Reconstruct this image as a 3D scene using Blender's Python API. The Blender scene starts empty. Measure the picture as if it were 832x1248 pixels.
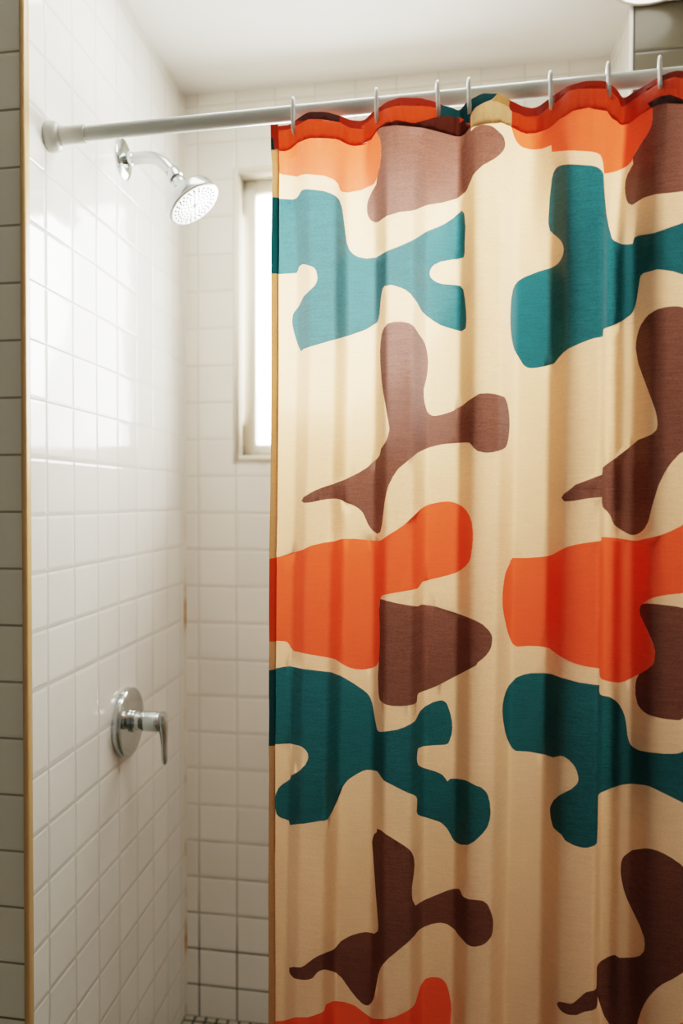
import bpy, bmesh, json, math, random
import numpy as np
from mathutils import Vector, Matrix
from mathutils.geometry import delaunay_2d_cdt

random.seed(7)
scene = bpy.context.scene
COL = scene.collection
CD = json.loads(r'''{"Zt":2.046,"Yr":-0.7644,"TX":[0.385,0.004,244],"TZ":[20528,20528,20528,20528,20528,20527,20525,20524,20524,20524,20524,20525,20527,20530,20534,20539,20543,20548,20553,20557,20560,20562,20563,20563,20562,20562,20561,20560,20558,20556,20554,20551,20547,20544,20539,20535,20531,20527,20524,20522,20519,20518,20519,20521,20525,20532,20538,20544,20549,20555,20560,20565,20570,20574,20577,20580,20582,20584,20585,20584,20584,20584,20583,20582,20581,20579,20578,20576,20573,20570,20568,20564,20560,20556,20552,20548,20545,20542,20538,20535,20531,20527,20529,20538,20548,20555,20560,20565,20569,20572,20574,20575,20574,20573,20573,20572,20570,20566,20561,20556,20551,20545,20541,20536,20532,20527,20524,20521,20518,20515,20513,20514,20516,20520,20526,20533,20539,20546,20553,20559,20565,20571,20575,20578,20581,20583,20585,20585,20586,20586,20586,20586,20585,20584,20582,20580,20577,20572,20567,20561,20555,20547,20539,20531,20524,20523,20528,20535,20541,20547,20554,20560,20566,20571,20577,20582,20586,20590,20592,20593,20593,20593,20592,20591,20588,20586,20584,20581,20579,20575,20571,20567,20563,20559,20555,20551,20546,20541,20536,20532,20527,20522,20518,20515,20512,20510,20508,20506,20504,20503,20508,20515,20522,20530,20539,20549,20558,20562,20564,20567,20569,20570,20569,20568,20566,20565,20563,20561,20558,20555,20551,20547,20543,20540,20536,20532,20528,20524,20520,20516,20513,20509,20505,20501,20498,20498,20499,20501,20502,20504,20508,20514,20519,20524,20530,20531,20531,20531,20531,20531,20531,20531,20531,20531],"TD":[-9,-9,-9,-9,-9,1,11,21,24,22,19,14,-2,-29,-59,-92,-128,-167,-204,-234,-255,-272,-279,-278,-275,-272,-265,-254,-242,-229,-211,-186,-159,-131,-99,-64,-29,-1,21,41,60,68,64,47,14,-37,-89,-133,-175,-216,-255,-293,-330,-363,-386,-404,-421,-435,-439,-437,-435,-432,-429,-421,-410,-400,-389,-374,-355,-335,-315,-290,-260,-228,-197,-169,-143,-117,-90,-62,-31,0,-14,-90,-165,-218,-259,-296,-324,-345,-362,-367,-363,-358,-352,-345,-329,-299,-265,-227,-186,-146,-108,-72,-37,-4,23,49,74,98,114,106,85,51,3,-47,-99,-151,-204,-252,-298,-338,-368,-391,-411,-428,-440,-445,-447,-449,-451,-451,-444,-433,-422,-408,-383,-349,-310,-266,-215,-159,-97,-30,25,31,-13,-63,-113,-161,-209,-256,-300,-341,-381,-419,-453,-481,-492,-498,-501,-499,-494,-483,-467,-450,-433,-417,-397,-372,-342,-312,-281,-251,-220,-187,-151,-114,-76,-38,1,38,72,97,116,133,150,168,184,190,151,94,38,-22,-95,-170,-239,-271,-289,-306,-324,-334,-327,-316,-304,-293,-281,-267,-244,-216,-187,-159,-130,-101,-73,-43,-13,19,51,83,115,147,179,210,232,232,222,213,203,187,150,106,63,19,-22,-34,-34,-34,-34,-34,-34,-34,-34,-34],"MX":[3883,4181,4368,4666,5092,5230,5733,5961,6395,6583,7137,7319,7734,8021,8566,8719,9243,9461,9606,9675,9860,9996,10520,10934,11437,11438,11854,12318,12722,12682,13169],"BX":[3849,4121,4208,4488,4921,5054,5691,5937,6376,6552,7085,7247,7616,7901,8480,8640,9195,9412,9584,9667,9855,9993,10523,10940,11509,11508,11928,12398,12805,12763,13254],"MD":[232,261,261,-261,-290,290,290,-290,-319,319,319,-362,-362,290,290,-290,-377,377,406,261,203,-232,-290,290,290,-290,-290,290,290,-290,-290],"Z600":1.4366,"Z1248":0.5651,"panel":[["orange",[3924,20156,3939,20096,3998,19969,4068,19857,4139,19760,4193,19732,4306,19704,4475,19626,4553,19621,4673,19583,4945,19534,5085,19488,5127,19464,5161,19434,5187,19354,5213,19334,5295,19362,5518,19410,5718,19430,5754,19441,5783,19470,5828,19578,5856,19671,5874,19854,5869,19962,5848,20086,5796,20206,5795,20324,5795,20864,5577,21005,5520,21022,5459,21026,5331,21006,5196,20963,5053,20925,4900,20912,4742,20918,4660,20935,4574,20969,4397,21064,4317,21098,4184,21120,3997,21120,3924,21127,3913,20476,3915,20281]],["brown",[5795,20864,5796,20206,5848,20086,5859,20032,5874,19895,5871,19807,5856,19671,5844,19625,5800,19510,5781,19408,5698,19332,5644,19250,5624,19203,5614,19153,5613,19050,5632,18981,5664,18921,5711,18878,5765,18842,5815,18822,5915,18808,5975,18805,6178,18836,6343,18843,6397,18857,6439,18891,6567,19019,6612,19045,6856,19097,6962,19126,7100,19176,7213,19196,7235,19212,7251,19237,7321,19361,7365,19400,7467,19477,7640,19568,7684,19602,7727,19645,7760,19686,7795,19745,7815,19805,7817,19865,7802,19919,7781,19950,7751,19978,7642,20054,7600,20078,7556,20095,7465,20112,7366,20110,7333,20106,7288,20069,7286,20703,7214,20753,7132,20837,7078,20846,6665,20733,6514,20709,6364,20701,6153,20712,6089,20727,5973,20765]],["teal",[3908,19360,4129,19348,4367,19312,4438,19307,4482,19324,4547,19373,4623,19363,4677,19341,4754,19321,4935,19288,5039,19256,5126,19223,5160,19202,5185,19173,5211,19102,5225,19022,5271,18576,5304,18486,5328,18446,5375,18398,5434,18361,5485,18342,5604,18314,5757,18305,5926,18260,5972,18256,6165,18307,6268,18342,6368,18387,6417,18429,6560,18629,6612,18676,6817,18755,6900,18793,7021,18869,7111,18944,7160,18968,7198,18888,7218,18656,7209,18431,7209,18274,7204,18233,7192,18211,7089,18233,7026,18232,6820,18201,6730,18162,6696,18138,6662,18090,6646,18038,6652,17990,6675,17945,6712,17908,6759,17878,6809,17855,6862,17839,7096,17810,7149,17786,7194,17689,7217,17505,7232,17325,7238,17178,7232,17061,7225,17026,7171,17025,7135,17046,7083,17066,6931,17117,6823,17162,6734,17216,6612,17304,6534,17339,6504,17364,6456,17426,6345,17542,6260,17611,6206,17640,6098,17682,6034,17701,5930,17714,5896,17701,5881,17669,5857,17564,5832,17331,5806,17245,5782,17215,5591,17124,5284,17020,5243,16985,5175,16905,5135,16867,5081,16845,4730,16762,4663,16762,4574,16773,4502,16756,4441,16862,4400,16968,4360,17092,4335,17195,4321,17288,4327,17390,4343,17438,4371,17481,4410,17516,4453,17544,4533,17625,4574,17658,4715,17699,4763,17732,4802,17772,4826,17820,4836,17872,4828,17941,4815,17997,4781,18049,4731,18076,4603,18165,4545,18197,4495,18203,4455,18191,4438,18150,4408,18118,3872,18116,3880,18548]],["brown",[5977,17086,6079,17105,6185,17104,6241,17097,6338,17068,6381,17044,6416,17015,6477,16949,6540,16895,6567,16859,6583,16823,6608,16732,6622,16634,6627,16527,6614,16363,6597,16260,6557,16081,6558,15977,6569,15876,6600,15757,6619,15714,6655,15674,6703,15650,6762,15649,6876,15672,6993,15708,7049,15732,7194,15800,7263,15838,7347,15869,7423,15915,7558,15920,7667,15906,7821,15874,7848,15848,7885,15770,7906,15684,7921,15577,7926,15472,7923,15375,7910,15259,7884,15142,7852,15081,7812,15050,7762,15025,7716,15008,7631,14990,7542,14982,7489,14989,7407,15011,7379,15031,7334,15073,7312,15114,7281,15155,7247,15169,7157,15187,7117,15190,6923,15177,6818,15162,6662,15123,6610,15104,6557,15076,6462,15008,6306,14863,6182,14762,6145,14723,6076,14619,6003,14471,5974,14369,5940,14204,5892,13853,5865,13739,5852,13704,5792,13676,5718,13712,5675,13756,5631,13818,5545,14010,5514,14051,5478,14086,5386,14147,5176,14247,5137,14259,5104,14261,5006,14254,4896,14236,4740,14201,4665,14193,4593,14192,4533,14225,4581,14289,4793,14396,4910,14442,5102,14506,5250,14595,5462,14701,5608,14790,5806,14948,5839,14988,5863,15088,5929,15155,5959,15196,5993,15281,6006,15330,6014,15376,6011,15430,5904,16004,5875,16186,5847,16485,5841,16690,5849,16837,5873,16974,5896,17018,5922,17049]],["orange",[3823,13184,3849,13222,3900,13239,4074,13251,4539,13399,4741,13489,4953,13542,5105,13558,5191,13583,5395,13580,5733,13553,5843,13564,5895,13594,5940,13631,6147,13765,6268,13853,6524,14101,6562,14128,6651,14167,6748,14192,6855,14211,6956,14217,7013,14211,7069,14197,7121,14175,7169,14145,7213,14108,7249,14064,7290,13981,7319,13887,7337,13725,7337,13620,7330,13515,7304,13315,7285,13261,7234,13170,7162,13078,7119,13042,7069,13017,6960,12978,6647,12895,6545,12877,6467,12787,6388,12792,6062,12729,5956,12704,5895,12672,5856,12596,5836,12486,5831,12420,5847,12133,5849,11840,5838,11618,5823,11530,5798,11477,5753,11422,5700,11383,5590,11352,5527,11344,5428,11349,5333,11367,5278,11387,5225,11412,5184,11440,5107,11563,5077,11601,5041,11634,4996,11651,4631,11696,4553,11687,4367,11647,4299,11695,4274,11739,4240,11779,4189,11795,4084,11799,3823,11793,3817,12786]],["brown",[5856,12605,5943,12612,5978,12608,6150,12571,6352,12544,6422,12522,6475,12497,6526,12504,6568,12487,6761,12453,7118,12349,7262,12361,7312,12359,7389,12331,7444,12305,7494,12274,7564,12209,7592,12177,7622,12130,7639,12078,7639,12032,7633,11974,7620,11918,7598,11867,7568,11819,7535,11775,7493,11733,7419,11671,7392,11622,7325,11581,7278,11536,7118,11312,7064,11271,6966,11214,6762,11099,6609,11032,6556,11028,6490,11049,6469,11027,6459,10919,6414,10922,6388,10930,6341,10927,6234,10905,6069,10902,5975,10916,5882,10921,5850,10935,5834,10982,5825,11045,5814,11291,5849,11840,5847,12133,5831,12420]],["teal",[3822,11253,3848,11292,3897,11312,4073,11328,4182,11353,4295,11367,4611,11437,4967,11419,5019,11412,5059,11385,5172,11232,5225,11194,5390,11103,5537,11010,5614,10950,5646,10912,5671,10870,5704,10787,5766,10515,5800,10398,5827,10385,5876,10412,5936,10461,5991,10485,6154,10522,6267,10569,6362,10621,6404,10635,6433,10638,6454,10659,6471,10688,6517,10732,6584,10760,6716,10832,6821,10867,6862,10873,6909,10861,6946,10830,6967,10788,7009,10662,7038,10518,7043,10415,7039,10357,7031,10302,6993,10185,6977,10150,6927,10126,6718,10106,6593,10088,6551,10099,6484,10129,6474,10100,6465,10002,6467,9932,6485,9855,6532,9770,6593,9712,6761,9668,6850,9634,6887,9611,6937,9550,6962,9509,7012,9555,7055,9560,7119,9586,7224,9709,7276,9750,7318,9748,7399,9709,7465,9693,7532,9643,7563,9607,7584,9562,7614,9449,7625,9295,7616,9193,7585,9085,7558,9034,7488,8937,7377,8818,7278,8737,7173,8579,7123,8522,7078,8518,7044,8562,6986,8668,6952,8718,6887,8780,6848,8804,6805,8820,6638,8867,6576,8889,6516,8962,6475,9044,6461,9105,6470,9301,6455,9364,6424,9426,6379,9484,6328,9509,6228,9545,5971,9653,5927,9659,5877,9673,5844,9691,5803,9697,5753,9662,5677,9632,5616,9630,5549,9611,5448,9556,5313,9460,5272,9418,5205,9322,5062,8997,5006,8932,4615,8864,4538,8835,4296,8627,4267,8687,4199,8696,4129,8713,4083,8739,4050,8777,4037,8819,4028,8875,4022,8988,4023,9049,4032,9108,4049,9164,4074,9217,4107,9264,4148,9301,4256,9378,4291,9411,4321,9493,4511,9694,4636,9844,4670,9911,4687,9975,4682,10029,4657,10077,4611,10119,4537,10130,4288,10029,3821,9975,3815,10909]],["brown",[5806,8738,5881,8789,5922,8804,5980,8795,6279,8638,6353,8581,6381,8536,6406,8461,6422,8384,6432,8263,6420,8120,6393,7946,6394,7829,6402,7729,6447,7560,6517,7495,6559,7466,6620,7484,6955,7658,7069,7703,7120,7755,7156,7815,7179,7820,7192,7799,7215,7810,7288,7876,7460,7879,7511,7873,7559,7844,7597,7800,7633,7714,7665,7593,7675,7520,7678,7453,7667,7357,7653,7320,7632,7288,7571,7220,7533,7188,7489,7160,7397,7125,7337,7124,7283,7136,7248,7130,7149,7044,7120,7029,7090,7029,6979,7080,6937,7091,6874,7098,6811,7092,6700,7064,6587,7014,6535,7023,6499,7056,6468,7071,6441,7078,6416,7094,6377,7101,6330,7065,6034,6774,5988,6722,5945,6661,5911,6590,5880,6500,5838,6336,5765,5884,5738,5754,5694,5638,5644,5575,5589,5573,5535,5597,5449,5668,5336,5795,5186,5997,5102,6070,5061,6126,4962,6397,4911,6446,4852,6414,4766,6296,4705,6261,4638,6243,4537,6237,4474,6211,4417,6156,4344,6114,4299,6110,4298,6187,4415,6340,4499,6421,4573,6446,4628,6487,4776,6622,4830,6665,4889,6700,4942,6702,4978,6662,5034,6559,5063,6530,5092,6543,5164,6632,5252,6699,5306,6733,5360,6761,5486,6808,5598,6836,5656,6838,5716,6859,5760,6908,5821,7031,5830,7090,5831,7150,5763,7797,5706,8417,5722,8504,5745,8579,5796,8667]],["orange",[3818,5111,4128,5146,4194,5177,4282,5294,4454,5546,4520,5598,4681,5625,4908,5715,4944,5702,4964,5764,5043,5626,5083,5592,5231,5583,5383,5549,5436,5525,5644,5398,5689,5389,5749,5446,5939,5736,6000,5769,6110,5811,6164,5837,6327,5945,6368,5965,6406,5949,6436,5928,6455,5931,6512,6034,6529,6055,6603,6110,6648,6133,6701,6150,6750,6159,6816,6164,6877,6151,6924,6114,6961,6061,6997,5955,7037,5751,7041,5649,7018,5184,7017,4963,6999,4850,6978,4797,6918,4704,6879,4656,6789,4563,6688,4480,6637,4445,6591,4422,6537,4443,6480,4558,6422,4694,6363,4787,6302,4783,6244,4762,6147,4717,6113,4694,6072,4650,6040,4597,6016,4539,5999,4478,5980,4356,5978,4284,6006,3788,6008,3614,5980,3502,5924,3363,5831,3109,5730,2862,5671,2763,5614,2735,5497,2710,5384,2699,5234,2710,5117,2730,5057,2750,5007,2846,4929,3140,4889,3250,4837,3287,4537,3321,4479,3320,4410,3250,4265,3031,4180,2919,4108,2907,3903,2920,3803,2920]],["orange",[7883,20702,7907,20196,7918,20141,7954,20037,7995,19965,8024,19934,8058,19909,8096,19891,8139,19880,8241,19874,8304,19862,8403,19833,8528,19816,8534,19714,8719,19618,8759,19602,8845,19580,9074,19540,9161,19515,9204,19484,9229,19433,9245,19374,9270,19221,9465,19360,9577,19432,9628,19456,9692,19475,9720,19493,9742,19515,9774,19608,9824,19689,9922,19831,9953,19909,9962,19955,9966,20052,9963,20577,9667,20754,9611,20761,9430,20632,9346,20587,9267,20557,9122,20535,8912,20540,8844,20550,8714,20587,8593,20651,8366,20797,8310,20818,8254,20828,8197,20818,8046,20772]],["brown",[9963,20577,9942,20548,9932,20502,9931,20444,9965,20167,9965,19999,9953,19909,9922,19831,9823,19687,9752,19565,9762,19470,9701,19352,9680,19265,9677,19171,9687,19063,9708,18967,9728,18920,9779,18876,9861,18909,9914,18914,10029,18884,10296,18874,10399,18881,10489,18897,10544,18916,10682,18990,10866,19106,11083,19251,11210,19351,11236,19381,11264,19427,11284,19478,11297,19533,11302,19588,11299,19641,11290,19689,11267,19730,11229,19765,11093,19857,11064,19894,11060,19909,11011,20152,10877,21055,10611,20865,10357,20714,10239,20657,10135,20617,9998,20589]],["teal",[8544,19250,8549,19333,8567,19404,8582,19433,8601,19452,8635,19457,8676,19441,8745,19405,8797,19390,9075,19337,9134,19321,9187,19296,9231,19256,9261,19210,9282,19016,9305,18888,9340,18765,9370,18698,9454,18598,9532,18449,9573,18408,9671,18328,9715,18310,9772,18301,9813,18304,9836,18393,9873,18398,9911,18378,9993,18323,10031,18319,10417,18429,10526,18481,10833,18681,10899,18716,10946,18730,10996,18722,11040,18698,11078,18664,11111,18622,11136,18576,11160,18498,11180,18284,11182,18098,11175,17998,11169,17964,11150,17914,11123,17867,11088,17825,11047,17790,11002,17762,10953,17742,10815,17697,10546,17631,10491,17634,10379,17671,10282,17714,10152,17747,10072,17762,9930,17775,9907,17755,9900,17717,9868,17372,9849,17278,9830,17229,9801,17187,9723,17129,9681,17104,9503,17037,9421,16988,9317,16897,9288,16768,9233,16734,9139,16723,9063,16700,8924,16652,8780,16589,8716,16548,8669,16498,8636,16448,8614,16433,8384,16400,8282,16393,8229,16405,8182,16433,8150,16468,8007,16691,7973,16770,7951,16859,7930,17006,7924,17180,7929,17340,7942,17485,7966,17613,7982,17668,8012,17738,8054,17802,8089,17835,8175,17885,8394,17964,8550,18002,8585,18004,8643,17999,8665,18007,8683,18029,8698,18061,8708,18095,8712,18150,8707,18212,8694,18278,8674,18347,8627,18460,8605,18502,8555,18577,8531,18664,8524,18713,8530,19064]],["brown",[9866,16633,9868,16739,9878,16830,9891,16914,9911,16987,9952,17072,9975,17097,10041,17138,10086,17157,10181,17178,10278,17186,10379,17179,10432,17157,10491,17109,10542,17079,10680,17029,10729,16995,10772,16941,10825,16858,10905,16702,10940,16586,10960,16477,10965,16374,10960,16310,10938,16173,10903,16041,10849,15902,10949,15906,11105,15878,11284,15834,11338,15816,11377,15794,11395,15766,11409,15726,11463,15449,11478,15404,11508,15337,11468,15230,11417,15021,11404,15001,11383,14991,11343,14986,11240,14991,11034,15027,10950,15036,10778,15020,10475,14978,10448,14972,10406,14948,10309,14836,10245,14746,10193,14653,10112,14468,10027,14150,9987,13916,9958,13814,9943,13775,9918,13731,9890,13700,9860,13684,9821,13683,9777,13701,9703,13749,9634,13807,9608,13837,9584,13885,9552,13980,9522,14024,9489,14062,9443,14092,9365,14127,9320,14180,9302,14227,9311,14287,9081,14267,8864,14228,8761,14218,8728,14220,8695,14275,8722,14338,8826,14424,8881,14478,9301,14636,9323,14691,9333,14750,9490,14825,9597,14904,9796,15081,9895,15190,9993,15238,10034,15268,10071,15311,10085,15348,10091,15390,10091,15433,10080,15522,10058,15627,9990,15867,9955,16036,9891,16383]],["orange",[8001,13289,8237,13289,8442,13308,8540,13322,8566,13331,8604,13361,8704,13470,8745,13499,8794,13521,8919,13555,9064,13585,9240,13608,9297,13605,9319,13661,9487,13637,9639,13625,9833,13594,9895,13598,10164,13707,10283,13764,10415,13837,10570,13943,10769,14039,10959,14103,11009,14110,11125,14097,11237,14068,11320,14040,11352,13678,11359,13420,11350,13330,11338,13281,11322,13232,11279,13139,11224,13052,11160,12975,11090,12911,11004,12861,10950,12841,10871,12833,10532,12837,10421,12815,10247,12791,10106,12756,10036,12733,10002,12708,9940,12619,9927,12584,9918,12534,9916,12480,9949,12337,10069,11975,10079,11867,10067,11758,10043,11701,9988,11620,9907,11483,9875,11436,9836,11390,9747,11327,9663,11291,9595,11277,9549,11283,9497,11295,9433,11323,9329,11422,9284,11509,9281,11576,9288,11603,9245,11632,9189,11649,9022,11666,8887,11699,8803,11729,8705,11779,8568,11836,8424,11842,8263,11839,8099,11823,8055,11832,8012,11869,7981,11926,7932,12042,7893,12163,7835,12407,7815,12528,7809,12628,7810,12725,7819,12827,7838,12950,7860,13048,7884,13104,7943,13197,7964,13251]],["brown",[9941,12618,9960,12632,9990,12642,10090,12643,10369,12619,10534,12586,11036,12434,11133,12399,11176,12378,11255,12328,11337,12267,11408,12201,11425,12173,11444,12114,11455,12047,11459,11969,11442,11742,11412,11578,11390,11527,11194,11280,11037,11113,10943,11027,10875,11002,10547,10941,10436,10879,10390,10874,10206,10881,10119,10895,9976,10931,9950,10944,9929,10965,9911,10996,9901,11028,9884,11155,9884,11316,9894,11408,9916,11499,9983,11614,10043,11701,10067,11758,10079,11867,10077,11922,10058,12018,9960,12299,9922,12433,9916,12480,9917,12530,9924,12581]],["teal",[7886,11118,7946,11191,8060,11298,8105,11328,8197,11367,8306,11395,8534,11412,8598,11441,8684,11459,8712,11459,8951,11409,9192,11390,9251,11368,9296,11334,9286,11311,9283,11251,9325,11167,9432,11066,9551,11031,9595,11009,9633,10988,9665,10960,9686,10931,9726,10855,9756,10770,9780,10635,9795,10474,9819,10365,9840,10322,9867,10297,9896,10291,9924,10297,10005,10341,10047,10346,10220,10341,10350,10355,10398,10364,10443,10381,10482,10408,10539,10461,10874,10612,10928,10645,10987,10718,11072,10631,11115,10578,11150,10521,11170,10466,11170,10387,11117,10051,11114,9940,11127,9836,11151,9711,11239,9359,11120,9286,11056,9259,10998,9251,10960,9260,10900,9294,10813,9360,10566,9560,10488,9613,10066,9800,10022,9815,9985,9809,9955,9787,9873,9713,9837,9692,9747,9662,9700,9639,9660,9608,9580,9528,9480,9477,9401,9499,9290,9599,9282,9584,9277,9548,9273,9078,9265,8919,9255,8873,9198,8885,9094,8846,9038,8837,8994,8838,8891,8855,8797,8894,8762,8916,8707,8998,8677,9011,8620,9013,8606,9040,8589,9127,8582,9228,8584,9280,8592,9335,8620,9452,8670,9582,8705,9633,8850,9733,8919,9808,8941,9843,8952,9893,8948,9943,8924,10031,8903,10076,8877,10116,8811,10184,8739,10227,8702,10231,8671,10208,8615,10127,8558,10085,8519,10070,8272,10095,8070,10096,8024,10126,7988,10173,7969,10211,7914,10339,7878,10463,7838,10679,7823,10842,7829,10941,7852,11038]],["brown",[9728,8443,9758,8502,9860,8637,9968,8811,9998,8839,10039,8850,10133,8834,10218,8803,10346,8739,10461,8665,10563,8559,10730,8349,10820,8206,10846,8143,10855,8092,10850,7971,10825,7847,10769,7670,10884,7589,10951,7553,11261,7531,11426,7508,11453,7515,11465,7525,11476,7520,11485,7438,11484,7205,11464,7116,11440,7068,11392,7043,11100,6943,10969,6885,10904,6880,10590,6990,10539,7001,10509,6994,10469,6966,10359,6867,10226,6775,10144,6697,10073,6604,10042,6554,10014,6497,9975,6353,9951,6211,9925,6005,9898,5618,9866,5459,9843,5388,9818,5345,9761,5323,9711,5347,9676,5415,9582,5646,9504,5767,9482,5820,9342,6245,9355,6135,9341,6097,9286,6166,9197,6302,9141,6299,9090,6278,9052,6261,8942,6189,8840,6175,8795,6177,8743,6195,8702,6225,8671,6262,8656,6293,8683,6351,8841,6353,8886,6365,8931,6408,9046,6546,9086,6586,9136,6609,9195,6611,9276,6506,9295,6499,9304,6533,9302,6776,9315,6786,9389,6694,9450,6678,9553,6743,9605,6793,9639,6837,9669,6840,9702,6831,9779,6852,9831,6874,9870,6916,9893,6956,9940,7073,9973,7198,9981,7309,9974,7413,9934,7547,9819,7785,9783,7874,9755,7966,9723,8120,9709,8242,9716,8390]],["orange",[7877,4403,7857,4543,7857,4673,7872,4779,7884,4824,7930,4938,7966,4982,8013,5015,8069,5038,8403,5130,8454,5153,8499,5222,8615,5527,8657,5599,8707,5629,8889,5708,9155,5839,9214,5811,9353,5515,9441,5398,9533,5406,9575,5418,9614,5451,9652,5494,9696,5527,9798,5563,9846,5593,9884,5652,9980,5856,10017,5900,10146,5952,10233,6000,10319,6062,10486,6200,10533,6219,10597,6197,10667,6161,10736,6121,10951,5980,11114,5956,11216,5920,11304,5868,11340,5836,11369,5801,11390,5762,11402,5725,11416,5630,11411,5457,11390,5336,11355,5223,11305,5127,11274,5088,11242,5060,11203,5035,11158,5014,11054,4978,10997,4963,10932,4966,10834,5041,10549,5283,10491,5297,10411,5271,10290,5202,10196,5138,10114,5064,10080,5022,10054,4975,10037,4923,10032,4884,10035,4842,10055,4751,10123,4546,10151,4445,10162,4350,10157,4307,10144,4257,10100,4157,10007,4000,9979,3925,9884,3581,9855,3509,9817,3463,9772,3441,9677,3409,9594,3335,9546,3323,9439,3354,9364,3477,9228,3864,9159,3979,9115,3992,8852,4036,8767,4037,8677,4021,8632,3986,8594,3903,8483,3594,8439,3541,8388,3540,8340,3552,8294,3571,8253,3597,8224,3624,8166,3696,8110,3786,8057,3889,8008,3998,7946,4161,7912,4263]]],"hem":[["stripe_red",[4323,20590,4573,20642,4786,20717,4840,20729,4889,20734,5068,20735,5304,20747,5352,20744,5435,20733,5480,20704,5524,20684,5569,20707,5608,20719,5877,20746,6021,20741,6226,20711,6376,20680,6664,20591,6816,20552,6827,20504,6820,20462,6655,20458,6508,20445,6342,20440,6237,20444,6076,20464,5950,20461,5820,20479,5730,20448,5613,20442,5551,20424,5525,20411,5563,20363,5514,20370,5374,20375,5315,20387,5189,20426,5142,20430,4669,20437,4448,20427,4295,20437,4022,20428,3930,20436,4022,20468,4139,20526]],["stripe_dark",[4443,20535,4495,20572,4546,20596,4600,20607,4703,20610,4823,20623,4881,20625,5070,20611,5189,20609,5189,20580,5189,20422,4840,20435,4736,20434,4635,20441,4575,20457]],["hem_brown",[5798,20193,5951,20238,6055,20232,6117,20239,6258,20192,6363,20177,6417,20181,6517,20209,6677,20275,6776,20324,6800,20376,6826,20555,6962,20536,7050,20530,7107,20570,7119,20303,7170,20290,7278,20141,7282,20069,7259,20055,7221,20044,7155,20043,7120,20033,7030,19964,6981,19944,6920,19944,6656,19971,6378,20020,6128,20052,5993,20091,5931,20116,5798,20183]],["hem_teal",[6822,20574,6958,20556,7075,20531,7102,20518,7122,20538,7179,20564,7179,20580,7247,20579,7421,20622,7465,20622,7687,20573,7633,20504,7591,20466,7544,20444,7373,20389,7342,20373,7306,20341,7282,20296,7275,20247,7274,20165,7219,20223,7164,20295,7180,20299,7122,20390,7086,20401,6979,20378,6816,20354]],["hem_tan",[7687,20573,7628,20501,7591,20466,7544,20444,7373,20389,7342,20373,7305,20341,7282,20296,7282,20134,7260,20104,7242,20093,7420,20073,7471,20069,7765,20096,7919,20100,7918,20359,7909,20413,7885,20498,7857,20552,7814,20577,7765,20596]],["hem_tan_dark",[7687,20573,7602,20449,7685,20435,7800,20424,7885,20408,7885,20524,7801,20583,7765,20596]],["stripe_red",[7885,20542,8291,20512,8542,20561,8718,20578,8818,20602,8904,20593,9153,20598,9366,20576,9606,20517,9664,20545,9783,20554,10030,20590,10093,20586,10097,20550,10094,20500,10066,20483,10031,20476,9876,20448,9769,20417,9674,20397,9607,20358,9563,20352,9500,20403,9388,20455,9329,20463,8880,20475,8777,20485,8730,20481,8699,20471,8616,20424,8476,20395,8380,20365,8349,20358,8150,20350,8043,20369,7926,20366,7886,20380,7874,20434]],["stripe_darkred",[10093,20602,10234,20610,10336,20604,10360,20611,10854,20784,11120,20892,11178,20907,11358,20932,11415,20929,11457,20902,11573,20800,11684,20682,11731,20655,11839,20619,11898,20606,12114,20618,12199,20636,12382,20689,12759,20811,12832,20820,12886,20810,12984,20787,13025,20770,13199,20655,13225,20644,13376,20626,13378,20474,13378,20446,13226,20462,13200,20472,13026,20581,12986,20597,12834,20628,12761,20619,12476,20526,12201,20446,12116,20427,11899,20414,11840,20425,11732,20459,11685,20484,11574,20597,11457,20694,11416,20720,11359,20722,11180,20697,11121,20683,10856,20577,10583,20494,10406,20471,10337,20467,10217,20495,10094,20494,10086,20543]],["hem_dark",[9893,20239,9955,20264,10032,20271,10154,20248,10285,20179,10340,20159,10573,20153,10575,20001,10576,19973,10459,20040,10397,20069,10340,20088,10119,20113,10002,20154,9948,20150]]],"side":[["side_orange",[3927,20550,4018,20544,4181,20545,4180,20124,4018,20123,3927,20129]],["side_teal",[3992,20313,4055,20305,4088,20104,3992,20103]],["side_teal",[3911,19359,4166,19341,4143,18532,4136,18101,3875,18116,3884,18548]],["side_orange",[3871,13220,4133,13261,4133,11799,4133,11792,3870,11802]],["side_teal",[3870,11288,4133,11341,4132,10006,3869,9991]]],"seam":[4018,20099,4161,20101,4254,20081,4499,20132,4647,20136,4740,20130,5000,20128,5135,20138,5179,20137,5315,20103,5424,20100,5539,20108,5603,20106,5633,20098,5547,20132,5583,20132,5708,20109,5809,20187,5849,20207,5897,20213,6129,20156,6562,20117,6817,20107,7011,20082,7145,20076,7211,20078,7282,20102,7331,20107,7745,20123,7882,20124,7975,20119,8113,20091,8158,20089,8250,20096,8454,20079,8496,20081,8526,20090,8617,20127,8696,20138,8802,20163,8975,20170,9019,20170,9067,20164,9291,20127,9391,20081,9484,20062,9535,20068,9608,20093,9660,20086,9701,20087,9739,20099,9832,20143,9970,20164,10002,20164,10128,20127,10340,20098,10472,20091,10734,20064,10899,20037,11069,20004,11128,19998,11239,19974,11295,19965,11351,19963,11459,19968,11673,20053,11766,20075,11842,20084,11979,20082,12029,20076,12130,20058,12285,20043,12505,20011,12731,19974,12878,19972,12919,19977,13164,20027,13223,20044],"sl":[4014,20523,4022,20144,4038,19773,4009,19049,3975,18101,3969,16363,3960,15060,3960,14486,3942,13396,3937,12302,3931,10846,3931,9772,3925,8006,3920,7456,3924,6125,3919,5092,3916,2884],"sr":[4141,20536,4158,20107,4155,19774,4109,18089,4100,16361,4090,14625,4077,14050,4063,12741,4054,10989,4045,10215,4035,8009,4039,7461,4043,6130,4042,5097,4044,2891]}''')
YR = CD['Yr']                       # depth plane of the curtain rod
H_CEIL = 2.522

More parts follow.
